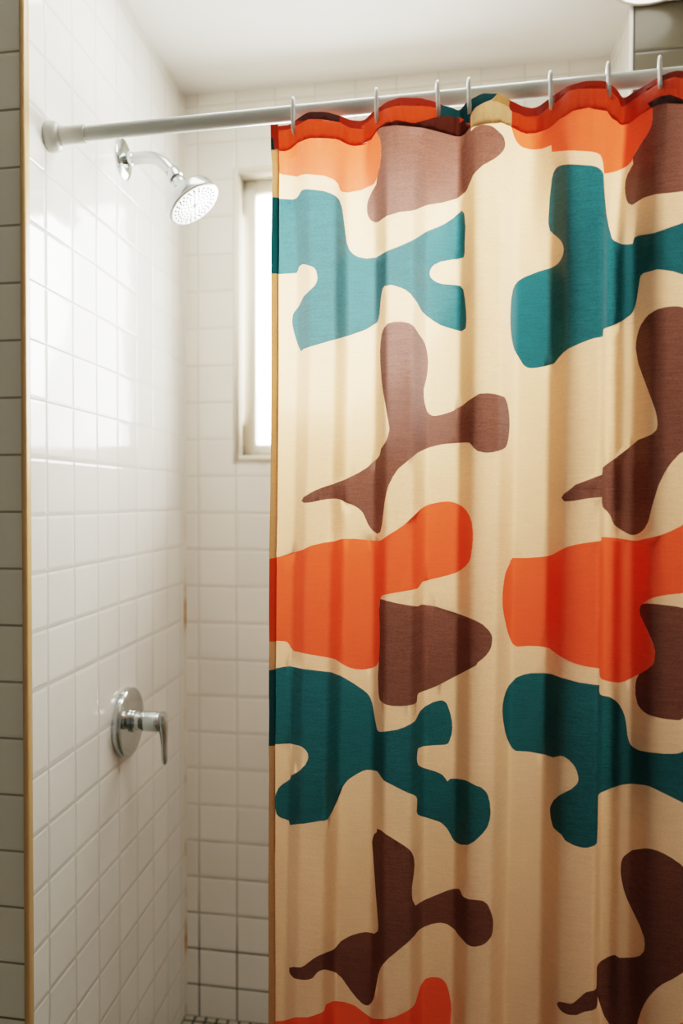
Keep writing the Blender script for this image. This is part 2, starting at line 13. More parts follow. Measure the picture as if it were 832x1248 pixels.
# ------------------------------------------------------------------ helpers
def link(name, me, mats=(), parent=None, smooth=True):
    o = bpy.data.objects.new(name, me)
    COL.objects.link(o)
    for m in (mats if isinstance(mats, (list, tuple)) else [mats]):
        me.materials.append(m)
    if parent is not None:
        o.parent = parent
    if smooth:
        me.polygons.foreach_set('use_smooth', [True] * len(me.polygons))
    return o

def from_bm(name, bm, mats, parent=None, smooth=True, sharp=40):
    bmesh.ops.recalc_face_normals(bm, faces=bm.faces[:])
    if smooth:
        for e in bm.edges:
            if len(e.link_faces) == 2 and e.calc_face_angle(0) > math.radians(sharp):
                e.smooth = False
    me = bpy.data.meshes.new(name)
    bm.to_mesh(me); bm.free()
    return link(name, me, mats, parent, smooth)

def box(bm, x0, x1, y0, y1, z0, z1):
    r = bmesh.ops.create_cube(bm, size=1.0)
    bmesh.ops.scale(bm, vec=(x1-x0, y1-y0, z1-z0), verts=r['verts'])
    bmesh.ops.translate(bm, vec=((x0+x1)/2, (y0+y1)/2, (z0+z1)/2), verts=r['verts'])
    return r['verts']

def bevel(bm, w, seg=3, ang=30):
    es = [e for e in bm.edges if len(e.link_faces) == 2 and e.calc_face_angle(0) > math.radians(ang)]
    bmesh.ops.bevel(bm, geom=es, offset=w, segments=seg, profile=0.5, affect='EDGES')

def frame_of(axis):
    a = Vector(axis).normalized()
    u = a.orthogonal().normalized()
    return a, u, a.cross(u)

def lathe(bm, origin, axis, prof, seg=48, cap0=True, cap1=True):
    """prof: list of (radius, distance along axis)"""
    a, u, v = frame_of(axis)
    o = Vector(origin); rings = []
    for r, t in prof:
        if r < 1e-6:
            rings.append([bm.verts.new(o + a*t)])
        else:
            rings.append([bm.verts.new(o + a*t + u*(r*math.cos(2*math.pi*k/seg)) + v*(r*math.sin(2*math.pi*k/seg))) for k in range(seg)])
    for A, B in zip(rings, rings[1:]):
        for k in range(seg):
            k2 = (k+1) % seg
            if len(A) == 1 and len(B) == 1: continue
            if len(A) == 1: bm.faces.new((A[0], B[k2], B[k]))
            elif len(B) == 1: bm.faces.new((A[k], A[k2], B[0]))
            else: bm.faces.new((A[k], A[k2], B[k2], B[k]))
    if cap0 and len(rings[0]) > 1: bm.faces.new(rings[0][::-1])
    if cap1 and len(rings[-1]) > 1: bm.faces.new(rings[-1])

def tube(bm, pts, rads, seg=20):
    pts = [Vector(p) for p in pts]
    if not isinstance(rads, (list, tuple)): rads = [rads]*len(pts)
    t0 = (pts[1]-pts[0]).normalized(); u = t0.orthogonal().normalized(); rings = []
    for i, p in enumerate(pts):
        t = (pts[min(i+1, len(pts)-1)] - pts[max(i-1, 0)]).normalized()
        u = (u - t*u.dot(t)).normalized(); v = t.cross(u)
        rings.append([bm.verts.new(p + (u*math.cos(2*math.pi*k/seg) + v*math.sin(2*math.pi*k/seg))*rads[i]) for k in range(seg)])
    for A, B in zip(rings, rings[1:]):
        for k in range(seg):
            bm.faces.new((A[k], A[(k+1) % seg], B[(k+1) % seg], B[k]))
    bm.faces.new(rings[0][::-1]); bm.faces.new(rings[-1])

def bezier(p0, p1, p2, p3, n=16):
    p0, p1, p2, p3 = map(Vector, (p0, p1, p2, p3)); out = []
    for i in range(n+1):
        t = i/n; s = 1-t
        out.append(p0*s**3 + p1*3*s*s*t + p2*3*s*t*t + p3*t**3)
    return out

def empty(name, loc):
    o = bpy.data.objects.new(name, None); o.empty_display_size = .05
    o.location = loc; COL.objects.link(o); return o

def tag(o, label, cat, group=None):
    o['label'] = label; o['category'] = cat
    if group: o['group'] = group
    return o

def structure(o):
    o['kind'] = 'structure'; return o

# ------------------------------------------------------------------ materials
class NB:
    def __init__(s, name):
        s.m = bpy.data.materials.new(name); s.m.use_nodes = True
        s.t = s.m.node_tree; s.t.nodes.clear()
        s.out = s.t.nodes.new('ShaderNodeOutputMaterial')
    def n(s, typ, **kw):
        nd = s.t.nodes.new(typ)
        for k, v in kw.items():
            if k.startswith('i_'): nd.inputs[k[2:].replace('_', ' ')].default_value = v
            else: setattr(nd, k, v)
        return nd
    def l(s, a, b): s.t.links.new(a, b)
    def math(s, op, a, b=None, c=None, clamp=False):
        nd = s.t.nodes.new('ShaderNodeMath'); nd.operation = op; nd.use_clamp = clamp
        for i, v in enumerate((a, b, c)):
            if v is None: continue
            if hasattr(v, 'is_linked'): s.l(v, nd.inputs[i])
            else: nd.inputs[i].default_value = v
        return nd.outputs[0]
    def mixc(s, f, a, b, mode='MIX'):
        nd = s.t.nodes.new('ShaderNodeMix'); nd.data_type = 'RGBA'; nd.blend_type = mode
        for sock, v in ((nd.inputs[0], f), (nd.inputs[6], a), (nd.inputs[7], b)):
            if hasattr(v, 'is_linked'): s.l(v, sock)
            else: sock.default_value = v if not isinstance(v, tuple) or len(v) == 4 else (*v, 1)
        return nd.outputs[2]

def srgb(r, g, b):
    f = lambda c: (c/255/12.92) if c/255 <= .04045 else ((c/255+.055)/1.055)**2.4
    return (f(r), f(g), f(b), 1.0)

def simple(name, col, rough=.5, metal=0., spec=.5, noise=0., nscale=30., bump=0., coat=0.):
    b = NB(name)
    p = b.n('ShaderNodeBsdfPrincipled')
    p.inputs['Roughness'].default_value = rough; p.inputs['Metallic'].default_value = metal
    p.inputs['Specular IOR Level'].default_value = spec; p.inputs['Coat Weight'].default_value = coat
    tc = b.n('ShaderNodeTexCoord')
    nz = b.n('ShaderNodeTexNoise'); nz.inputs['Scale'].default_value = nscale; nz.inputs['Detail'].default_value = 4
    b.l(tc.outputs['Object'], nz.inputs['Vector'])
    dark = tuple(c*(1-noise) for c in col[:3]) + (1,)
    b.l(b.mixc(nz.outputs['Fac'], dark, col), p.inputs['Base Color'])
    if bump:
        bp = b.n('ShaderNodeBump'); bp.inputs['Strength'].default_value = bump; bp.inputs['Distance'].default_value = .002
        b.l(nz.outputs['Fac'], bp.inputs['Height']); b.l(bp.outputs['Normal'], p.inputs['Normal'])
    b.l(p.outputs[0], b.out.inputs[0])
    return b.m

def tile_mat(name, ua, u0, pu, v0, pv, tile, grout, grout_low=None, gw=.0028, rough=.12, tilt=.0006,
             half_row=False, va='Z', low=(0.25, 0.8), spec=.5, gd=.0007):
    """glazed square tiles in straight joints, laid out in metres on the wall's own axes"""
    b = NB(name)
    geo = b.n('ShaderNodeNewGeometry'); sep = b.n('ShaderNodeSeparateXYZ'); b.l(geo.outputs['Position'], sep.inputs[0])
    U = sep.outputs[ua]; V = sep.outputs[va]
    u = b.math('DIVIDE', b.math('SUBTRACT', U, u0), pu)
    if half_row:
        t1 = b.math('DIVIDE', b.math('SUBTRACT', V, 1.097), pv)
        t2 = b.math('SUBTRACT', b.math('DIVIDE', b.math('SUBTRACT', V, .947), pv), 1.0)
        t3 = b.math('DIVIDE', b.math('SUBTRACT', V, 1.097), pv*1.5)
        v = b.math('MAXIMUM', b.math('MINIMUM', t2, t3), t1)
    else:
        v = b.math('DIVIDE', b.math('SUBTRACT', V, v0), pv)
    fu = b.math('FRACT', u); fv = b.math('FRACT', v)
    iu = b.math('FLOOR', u); iv = b.math('FLOOR', v)
    du = b.math('MULTIPLY', b.math('MINIMUM', fu, b.math('SUBTRACT', 1.0, fu)), pu)
    dv = b.math('MULTIPLY', b.math('MINIMUM', fv, b.math('SUBTRACT', 1.0, fv)), pv)
    dd = b.math('MINIMUM', du, dv)
    mr = b.n('ShaderNodeMapRange'); mr.interpolation_type = 'SMOOTHSTEP'
    mr.inputs['From Min'].default_value = gw*.4; mr.inputs['From Max'].default_value = gw*1.0
    b.l(dd, mr.inputs['Value']); mask = mr.outputs[0]
    cmb = b.n('ShaderNodeCombineXYZ'); b.l(iu, cmb.inputs[0]); b.l(iv, cmb.inputs[1])
    wn = b.n('ShaderNodeTexWhiteNoise'); wn.noise_dimensions = '3D'; b.l(cmb.outputs[0], wn.inputs['Vector'])
    sc = b.n('ShaderNodeSeparateColor'); b.l(wn.outputs['Color'], sc.inputs[0])
    shade = b.math('ADD', .93, b.math('MULTIPLY', wn.outputs['Value'], .07))
    tcol = b.mixc(1.0, tile, tile, 'MIX')
    mul = b.n('ShaderNodeMix'); mul.data_type = 'RGBA'; mul.blend_type = 'MULTIPLY'; mul.inputs[0].default_value = 1
    mul.inputs[6].default_value = tile
    cc = b.n('ShaderNodeCombineColor')
    for i in range(3): b.l(shade, cc.inputs[i])
    b.l(cc.outputs[0], mul.inputs[7]); tcol = mul.outputs[2]
    # grout grows darker towards the floor
    nz = b.n('ShaderNodeTexNoise'); nz.inputs['Scale'].default_value = 9; nz.inputs['Detail'].default_value = 5
    b.l(geo.outputs['Position'], nz.inputs['Vector'])
    if grout_low is None: gcol = b.mixc(nz.outputs['Fac'], tuple(c*.8 for c in grout[:3])+(1,), grout)
    else:
        mz = b.n('ShaderNodeMapRange'); mz.inputs['From Min'].default_value = low[0]; mz.inputs['From Max'].default_value = low[1]
        b.l(b.math('ADD', sep.outputs['Z'], b.math('MULTIPLY', b.math('SUBTRACT', nz.outputs['Fac'], .5), .7)), mz.inputs['Value'])
        gcol = b.mixc(mz.outputs[0], grout_low, grout)
    p = b.n('ShaderNodeBsdfPrincipled'); p.inputs['Specular IOR Level'].default_value = spec
    b.l(b.mixc(mask, gcol, tcol), p.inputs['Base Color'])
    rr = b.n('ShaderNodeMapRange'); rr.inputs['To Min'].default_value = .75; rr.inputs['To Max'].default_value = rough
    b.l(mask, rr.inputs['Value']); b.l(rr.outputs[0], p.inputs['Roughness'])
    # pillow edge + each tile very slightly out of true
    m2 = b.n('ShaderNodeMapRange'); m2.interpolation_type = 'SMOOTHSTEP'
    m2.inputs['From Min'].default_value = gw*.4; m2.inputs['From Max'].default_value = gw*2.6
    b.l(dd, m2.inputs['Value'])
    tu = b.math('MULTIPLY', b.math('SUBTRACT', sc.outputs[0], .5), b.math('SUBTRACT', fu, .5))
    tv = b.math('MULTIPLY', b.math('SUBTRACT', sc.outputs[1], .5), b.math('SUBTRACT', fv, .5))
    h = b.math('ADD', b.math('MULTIPLY', m2.outputs[0], gd), b.math('MULTIPLY', b.math('ADD', tu, tv), tilt*2))
    n2 = b.n('ShaderNodeTexNoise'); n2.inputs['Scale'].default_value = 22; n2.inputs['Detail'].default_value = 1
    b.l(geo.outputs['Position'], n2.inputs['Vector'])
    h = b.math('ADD', h, b.math('MULTIPLY', n2.outputs['Fac'], tilt*.5))
    bp = b.n('ShaderNodeBump'); bp.inputs['Strength'].default_value = 1; bp.inputs['Distance'].default_value = 1.0
    b.l(h, bp.inputs['Height']); b.l(bp.outputs[0], p.inputs['Normal'])
    b.l(p.outputs[0], b.out.inputs[0])
    return b.m

def cloth_mat(name, col, trans, tw=.55, weave=.13, sheen=.016, fwd=.035):
    """woven cotton: part of the light is scattered back, part comes through"""
    b = NB(name)
    geo = b.n('ShaderNodeNewGeometry')
    mp = b.n('ShaderNodeMapping'); mp.inputs['Scale'].default_value = (900, 120, 2600); b.l(geo.outputs['Position'], mp.inputs['Vector'])
    n1 = b.n('ShaderNodeTexNoise'); n1.inputs['Scale'].default_value = .35; n1.inputs['Detail'].default_value = 2; b.l(mp.outputs[0], n1.inputs['Vector'])
    mp2 = b.n('ShaderNodeMapping'); mp2.inputs['Scale'].default_value = (60, 20, 900); b.l(geo.outputs['Position'], mp2.inputs['Vector'])
    n2 = b.n('ShaderNodeTexNoise'); n2.inputs['Scale'].default_value = .6; n2.inputs['Detail'].default_value = 3; b.l(mp2.outputs[0], n2.inputs['Vector'])
    f = b.math('ADD', b.math('MULTIPLY', n1.outputs['Fac'], .6), b.math('MULTIPLY', n2.outputs['Fac'], .4))
    mr = b.n('ShaderNodeMapRange'); mr.inputs['From Min'].default_value = .3; mr.inputs['From Max'].default_value = .7
    mr.inputs['To Min'].default_value = 1-weave; mr.inputs['To Max'].default_value = 1+weave
    b.l(f, mr.inputs['Value'])
    cc = b.n('ShaderNodeCombineColor')
    for i in range(3): b.l(mr.outputs[0], cc.inputs[i])
    c1 = b.mixc(1.0, col, cc.outputs[0], 'MULTIPLY'); c2 = b.mixc(1.0, trans, cc.outputs[0], 'MULTIPLY')
    bp = b.n('ShaderNodeBump'); bp.inputs['Strength'].default_value = .25; bp.inputs['Distance'].default_value = .0006
    b.l(f, bp.inputs['Height'])
    df = b.n('ShaderNodeBsdfDiffuse'); b.l(c1, df.inputs['Color']); b.l(bp.outputs[0], df.inputs['Normal'])
    tr = b.n('ShaderNodeBsdfTranslucent'); b.l(c2, tr.inputs['Color']); b.l(bp.outputs[0], tr.inputs['Normal'])
    mx = b.n('ShaderNodeMixShader'); mx.inputs[0].default_value = tw
    rf = b.n('ShaderNodeBsdfRefraction'); rf.inputs['IOR'].default_value = 1.25; rf.inputs['Roughness'].default_value = .62
    pale = b.mixc(.2, c2, (1, 1, 1, 1)); b.l(pale, rf.inputs['Color']); b.l(bp.outputs[0], rf.inputs['Normal'])
    mt = b.n('ShaderNodeMixShader'); mt.inputs[0].default_value = fwd
    b.l(tr.outputs[0], mt.inputs[1]); b.l(rf.outputs[0], mt.inputs[2])
    b.l(df.outputs[0], mx.inputs[1]); b.l(mt.outputs[0], mx.inputs[2])
    gl = b.n('ShaderNodeBsdfGlossy'); gl.inputs['Roughness'].default_value = .45; gl.inputs['Color'].default_value = (1, 1, 1, 1)
    m2 = b.n('ShaderNodeMixShader'); m2.inputs[0].default_value = sheen
    b.l(mx.outputs[0], m2.inputs[1]); b.l(gl.outputs[0], m2.inputs[2])
    b.l(m2.outputs[0], b.out.inputs[0])
    return b.m

WHITE_T = srgb(238, 236, 229)
M_back = tile_mat('back_wall_tiles', 'X', .04, .1069, .0873, .1, srgb(238, 233, 221), srgb(214, 207, 193), srgb(92, 84, 66), gw=.0032, rough=.13, low=(.12, .6))
M_left = tile_mat('left_wall_tiles', 'Y', -.0325, .10675, .0973, .1, WHITE_T, srgb(200, 196, 186), srgb(190, 182, 166), gw=.0028, rough=.10, tilt=.0009, half_row=True)
M_frontL = tile_mat('front_left_tiles', 'X', -.113, .1069, .0573, .0962, srgb(226, 221, 204), srgb(150, 142, 124), srgb(80, 72, 60), gw=.003, rough=.15)
M_frontR = tile_mat('front_right_tiles', 'X', 1.107, .1069, .0595, .1025, srgb(108, 102, 84), srgb(66, 60, 48), gw=.0026, rough=.2)  # tile and joint colours darkened, standing in for shade away from the window
M_right = tile_mat('right_wall_tiles', 'Y', -.1, .1069, .0873, .1, srgb(236, 233, 224), srgb(214, 208, 196), gw=.0028, rough=.13)
M_side = simple('room_wall_paint', srgb(205, 198, 180), .7, noise=.05, nscale=6)
M_ceil = simple('ceiling_paint', srgb(243, 242, 238), .8, noise=.03, nscale=4)
M_floor = tile_mat('floor_mosaic', 'X', 0., .031, 0., .024, srgb(172, 166, 144), srgb(44, 52, 48), gw=.0055, rough=.25, va='Y', tilt=.0003)
M_tan = simple('tan_edge_strip', srgb(205, 165, 112), .38, noise=.12, nscale=18)
M_white = simple('white_edge_tile', srgb(232, 228, 216), .2, noise=.04)
M_reveal = simple('window_casing_paint', srgb(248, 238, 220), .45, noise=.06)
M_frame = simple('window_frame_paint', srgb(250, 243, 228), .4, noise=.05)
M_rod = simple('white_rod_enamel', srgb(196, 200, 193), .32, noise=.03)
M_rodtip = simple('white_rod_plastic', srgb(206, 208, 200), .3, noise=.03)
M_hook = simple('white_hook_plastic', srgb(196, 199, 191), .35, noise=.03)
M_chrome = simple('polished_chrome', (.54, .585, .585, 1), .07, 1.0, noise=.02)
M_satin = simple('satin_chrome', (.47, .49, .49, 1), .22, 1.0, noise=.03)
M_face = simple('spray_face_white', srgb(186, 192, 190), .3, .5, noise=.03)
M_nozzle = simple('grey_rubber_nozzle', srgb(38, 48, 48), .5)
M_joint = simple('dark_rubber_joint', srgb(52, 58, 56), .5)

def caulk_mat():
    b = NB('yellowed_sealant')
    geo = b.n('ShaderNodeNewGeometry')
    mp = b.n('ShaderNodeMapping'); mp.inputs['Scale'].default_value = (1, 1, 5.5); mp.inputs['Location'].default_value = (0, 0, 2.3); b.l(geo.outputs['Position'], mp.inputs['Vector'])
    nz = b.n('ShaderNodeTexNoise'); nz.inputs['Scale'].default_value = 1.0; nz.inputs['Detail'].default_value = 3; b.l(mp.outputs[0], nz.inputs['Vector'])
    r = b.n('ShaderNodeValToRGB'); e = r.color_ramp.elements
    e[0].position = .50; e[0].color = srgb(222, 213, 194); e[1].position = .66; e[1].color = srgb(176, 120, 52)
    b.l(nz.outputs['Fac'], r.inputs[0])
    sep = b.n('ShaderNodeSeparateXYZ'); b.l(geo.outputs['Position'], sep.inputs[0])
    mz = b.n('ShaderNodeMapRange'); mz.inputs['From Min'].default_value = 1.2; mz.inputs['From Max'].default_value = 1.5; b.l(sep.outputs['Z'], mz.inputs['Value'])
    p = b.n('ShaderNodeBsdfPrincipled'); p.inputs['Roughness'].default_value = .5
    b.l(b.mixc(mz.outputs[0], r.outputs[0], srgb(226, 220, 206)), p.inputs['Base Color'])
    b.l(p.outputs[0], b.out.inputs[0]); return b.m
M_caulk = caulk_mat()

def glass_mat():
    b = NB('window_glass')
    tr = b.n('ShaderNodeBsdfTransparent'); tr.inputs[0].default_value = (.97, .98, .97, 1)
    gl = b.n('ShaderNodeBsdfGlossy'); gl.inputs['Roughness'].default_value = .05
    nz = b.n('ShaderNodeTexNoise'); nz.inputs['Scale'].default_value = 40
    fr = b.n('ShaderNodeFresnel'); fr.inputs['IOR'].default_value = 1.45
    mx = b.n('ShaderNodeMixShader')
    b.l(b.math('MULTIPLY', fr.outputs[0], b.math('ADD', .6, b.math('MULTIPLY', nz.outputs['Fac'], .2))), mx.inputs[0])
    b.l(tr.outputs[0], mx.inputs[1]); b.l(gl.outputs[0], mx.inputs[2]); b.l(mx.outputs[0], b.out.inputs[0]); return b.m
M_glass = glass_mat()

def lamp_mat():
    b = NB('lamp_diffuser')
    e = b.n('ShaderNodeEmission'); e.inputs[0].default_value = (1, .97, .92, 1); e.inputs[1].default_value = 3.0
    lw = b.n('ShaderNodeLayerWeight'); 
    b.l(b.mixc(lw.outputs['Facing'], (1, .98, .94, 1), (.9, .86, .78, 1)), e.inputs[0])
    b.l(e.outputs[0], b.out.inputs[0]); return b.m
M_lamp = lamp_mat()

TW = .5
C = {}
C['cream'] = cloth_mat('cream_cotton', srgb(222, 192, 164), srgb(238, 187, 142), TW)
C['orange'] = cloth_mat('orange_print', srgb(220, 76, 46), srgb(246, 88, 52), TW)
C['teal'] = cloth_mat('teal_print', srgb(28, 74, 79), srgb(32, 84, 88), TW, weave=.38)
C['brown'] = cloth_mat('brown_print', srgb(84, 52, 43), srgb(108, 68, 55), TW, weave=.38)
HW = .20  # top and side hems painted darker for the light their doubled layers hold back
C['hem_orange'] = cloth_mat('hem_orange', srgb(190, 66, 32), srgb(194, 56, 24), HW, fwd=0)
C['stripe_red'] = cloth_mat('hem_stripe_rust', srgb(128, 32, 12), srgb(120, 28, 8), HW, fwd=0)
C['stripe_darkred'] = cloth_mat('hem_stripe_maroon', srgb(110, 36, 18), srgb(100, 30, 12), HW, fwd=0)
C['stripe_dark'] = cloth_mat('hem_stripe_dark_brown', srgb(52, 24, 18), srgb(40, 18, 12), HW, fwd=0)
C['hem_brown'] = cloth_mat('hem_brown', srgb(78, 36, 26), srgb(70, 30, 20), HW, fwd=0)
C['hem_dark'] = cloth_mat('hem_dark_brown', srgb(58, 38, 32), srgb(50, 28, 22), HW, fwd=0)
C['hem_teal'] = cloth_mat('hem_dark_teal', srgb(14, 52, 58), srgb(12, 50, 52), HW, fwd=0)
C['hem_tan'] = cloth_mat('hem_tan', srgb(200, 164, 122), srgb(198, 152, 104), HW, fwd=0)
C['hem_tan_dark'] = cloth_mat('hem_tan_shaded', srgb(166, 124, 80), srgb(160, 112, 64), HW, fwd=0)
C['side_tan'] = cloth_mat('side_hem_tan', srgb(192, 146, 102), srgb(196, 140, 92), HW, fwd=0)
C['side_orange'] = cloth_mat('side_hem_orange', srgb(200, 66, 20), srgb(196, 54, 12), HW, fwd=0)
C['side_teal'] = cloth_mat('side_hem_teal', srgb(14, 66, 70), srgb(14, 64, 66), HW, fwd=0)

# ------------------------------------------------------------------ the setting
W_X0, W_X1, W_Z0, W_Z1 = .1445, .770, 1.533, 2.309       # window opening in the back wall
XR = 1.0985; YFR = -.205; XS = 1.75; XL = -1.3; YB = -3.3

bm = bmesh.new()
T = .13
box(bm, -.10, W_X0, 0, T, 0, H_CEIL); box(bm, W_X1, XR+.10, 0, T, 0, H_CEIL)
box(bm, W_X0, W_X1, 0, T, 0, W_Z0); box(bm, W_X0, W_X1, 0, T, W_Z1, H_CEIL)
structure(from_bm('wall_back', bm, M_back, smooth=False))
bm = bmesh.new(); box(bm, -.10, 0, -.835, 0, 0, H_CEIL); structure(from_bm('wall_left', bm, M_left, smooth=False))
bm = bmesh.new(); box(bm, XL, -.006, -.847, -.836, 0, H_CEIL); structure(from_bm('wall_front_left', bm, M_frontL, smooth=False))
bm = bmesh.new(); box(bm, XR, XR+.10, YFR+.012, 0, 0, H_CEIL); structure(from_bm('wall_right', bm, M_right, smooth=False))
bm = bmesh.new(); box(bm, XR+.007, XS, YFR, YFR+.012, 0, H_CEIL); structure(from_bm('wall_front_right', bm, M_frontR, smooth=False))
bm = bmesh.new(); box(bm, XS, XS+.1, YB, YFR, 0, H_CEIL); structure(from_bm('wall_side_right', bm, M_side, smooth=False))
bm = bmesh.new(); box(bm, XL-.1, XL, YB, -.847, 0, H_CEIL); structure(from_bm('wall_side_left', bm, M_side, smooth=False))
bm = bmesh.new(); box(bm, XL-.1, XS+.1, YB, T, -.1, 0); structure(from_bm('floor', bm, M_floor, smooth=False))
bm = bmesh.new(); box(bm, XL-.1, XS+.1, YB, T, H_CEIL, H_CEIL+.1); structure(from_bm('ceiling', bm, M_ceil, smooth=False))
bm = bmesh.new(); box(bm, -.0085, .0012, -.854, -.835, 0, H_CEIL); bevel(bm, .004, 4)
structure(from_bm('trim_1', bm, M_tan))
bm = bmesh.new(); box(bm, XR-.002, XR+.007, YFR-.002, YFR+.012, 0, H_CEIL); bevel(bm, .004, 4)
structure(from_bm('trim_2', bm, M_white))
bm = bmesh.new()
vs = [bm.verts.new(p) for z in (0.0, H_CEIL) for p in ((0, 0, z), (.006, 0, z), (.0022, -.0022, z), (0, -.006, z))]
for k in range(4): bm.faces.new((vs[k], vs[(k+1) % 4], vs[4+(k+1) % 4], vs[4+k]))
structure(from_bm('trim_3', bm, M_caulk))

# window: casing edge, jamb lining, sash frame and pane set back in the wall
win = structure(empty('window_1', ((W_X0+W_X1)/2, 0, W_Z0)))
def win_part(name, bm, mat):
    o = from_bm(name, bm, mat, win, smooth=True); o.matrix_parent_inverse = Matrix.Translation(-win.location); return o
def ring(bm, x0, x1, z0, z1, w, y0, y1):
    box(bm, x0, x0+w, y0, y1, z0, z1); box(bm, x1-w, x1, y0, y1, z0, z1)
    box(bm, x0+w, x1-w, y0, y1, z1-w, z1); box(bm, x0+w, x1-w, y0, y1, z0, z0+w)
bm = bmesh.new(); ring(bm, W_X0-.004, W_X1+.004, W_Z0-.004, W_Z1+.004, .014, -.006, .058); win_part('casing', bm, M_reveal)
bm = bmesh.new(); ring(bm, W_X0+.006, W_X1-.006, W_Z0+.006, W_Z1-.006, .036, .052, .095); win_part('sash_frame', bm, M_frame)
bm = bmesh.new(); box(bm, W_X0+.036, W_X1-.036, .072, .076, W_Z0+.036, W_Z1-.036); win_part('pane', bm, M_glass)

# ------------------------------------------------------------------ curtain rod
rod = tag(empty('curtain_rod', (0, YR, 2.067)), 'white tension rod spanning the shower opening above the curtain', 'curtain rod')
def local(o, root):
    o.matrix_parent_inverse = Matrix.Translation(-root.location); return o
dr = Vector((1.0344-.0681, 0, 2.0783-2.0673)).normalized()
def rp(x): return Vector((x, YR, 2.0665 + .01139*x))
bm = bmesh.new(); lathe(bm, rp(.07), dr, [(.0130, 0), (.0130, XS-.075)], 40)
local(from_bm('tube', bm, M_rod, rod), rod)
bm = bmesh.new(); lathe(bm, rp(.020), dr, [(.0150, 0), (.0158, .002), (.0158, .048), (.0150, .050), (.0131, .0502)], 40)
local(from_bm('sleeve', bm, M_rodtip, rod), rod)
for x, s, nm in ((0.0, 1, 'end_cap'), (XS, -1, 'end_cap')):
    bm = bmesh.new()
    lathe(bm, Vector((x, YR, 2.0665 + .01139*x)), dr*s, [(.0265, .0), (.0275, .003), (.0270, .010), (.0245, .017), (.0205, .0215), (.0175, .0225), (.0172, .026), (.013, .0265)], 48)
    local(from_bm(nm, bm, M_rodtip, rod), rod)

# ------------------------------------------------------------------ curtain cloth
Z600, Z1248, ZT = CD['Z600'], CD['Z1248'], CD['Zt']
MX = np.array(CD['MX'])/1e4; BX = np.array(CD['BX'])/1e4; MD = np.array(CD['MD'])/1e4
TX = CD['TX'][0] + CD['TX'][1]*np.arange(CD['TX'][2]); TD = np.array(CD['TD'])/1e4; TZ = np.array(CD['TZ'])/1e4
XG = np.arange(.36, 1.42, .001)
_kern = np.exp(-np.arange(-12, 13)**2/(2*2.8**2)); _kern /= _kern.sum()
_cache = {}
def fold(X, Z):
    """depth of the hanging cloth behind the rod plane"""
    t = round(float(min(max((Z600-Z)/(Z600-Z1248), -1.0), 1.15)), 2)
    if t not in _cache:
        xp = MX + (BX-MX)*max(t, -.25 if t < 0 else t)
        v = np.interp(XG, xp, MD)
        _cache[t] = np.convolve(np.pad(v, 12, mode='edge'), _kern, 'valid')
    m = np.interp(X, XG, _cache[t])
    u = min(max((ZT-.03-Z)/.22, 0), 1); u = u*u*(3-2*u)
    return (1-u)*np.interp(X, TX, TD) + u*m

def inside(poly, P):
    x, y = P[:, 0], P[:, 1]; c = np.zeros(len(P), bool); n = len(poly); j = n-1
    for i in range(n):
        xi, yi = poly[i]; xj, yj = poly[j]
        if yi != yj:
            c ^= ((yi > y) != (yj > y)) & (x < (xj-xi)*(y-yi)/(yj-yi)+xi)
        j = i
    return c

def cloth(name, boundary, zones, base, off, dx, dz, parent, extra=None):
    ZS = dz/dx
    verts = []; edges = []
    def add_loop(poly, closed=True):
        b = len(verts)
        for x, z in poly: verts.append(Vector((x, z/ZS)))
        n = len(poly)
        for i in range(n if closed else n-1): edges.append((b+i, b+(i+1) % n))
    B = np.array(boundary)
    add_loop(boundary)
    polys = []
    for col, flat in zones:
        q = [(flat[i]/1e4, flat[i+1]/1e4) for i in range(0, len(flat), 2)]
        polys.append((col, np.array(q)))
        add_loop(q)
    x0, x1, z0, z1 = B[:, 0].min(), B[:, 0].max(), B[:, 1].min(), B[:, 1].max()
    G = np.array([(x0 + dx*(i+.5*(j % 2)), z0 + dz*j) for j in range(int((z1-z0)/dz)+1) for i in range(int((x1-x0)/dx)+1)])
    G = G[inside(boundary, G)]
    for x, z in G: verts.append(Vector((x, z/ZS)))
    ov, oe, of, *_ = delaunay_2d_cdt(verts, edges, [], 0, 1e-6)
    V = np.array([(v.x, v.y*ZS) for v in ov]); F = np.array([f for f in of if len(f) == 3])
    cen = V[F].mean(axis=1)
    keep = inside(boundary, cen); F = F[keep]; cen = cen[keep]
    names = [base] + sorted({c for c, _ in polys} - {base}); mi = np.zeros(len(F), int)
    for col, q in polys: mi[inside(q, cen)] = names.index(col)
    used = np.unique(F); remap = -np.ones(len(V), int); remap[used] = np.arange(len(used))
    P3 = []
    for k in used:
        x, z = V[k]
        y = YR + fold(x, z) - off
        if extra: y += extra(x, z)
        P3.append((x, y, z))
    me = bpy.data.meshes.new(name)
    FF = [tuple(int(a) for a in remap[f]) for f in F]
    me.from_pydata(P3, [], FF)
    # face the room
    for n in names: me.materials.append(C[n])
    me.polygons.foreach_set('material_index', mi.tolist())
    me.polygons.foreach_set('use_smooth', [True]*len(FF))
    me.update()
    o = bpy.data.objects.new(name, me); COL.objects.link(o); o.parent = parent
    o.matrix_parent_inverse = Matrix.Translation(-parent.location)
    return o

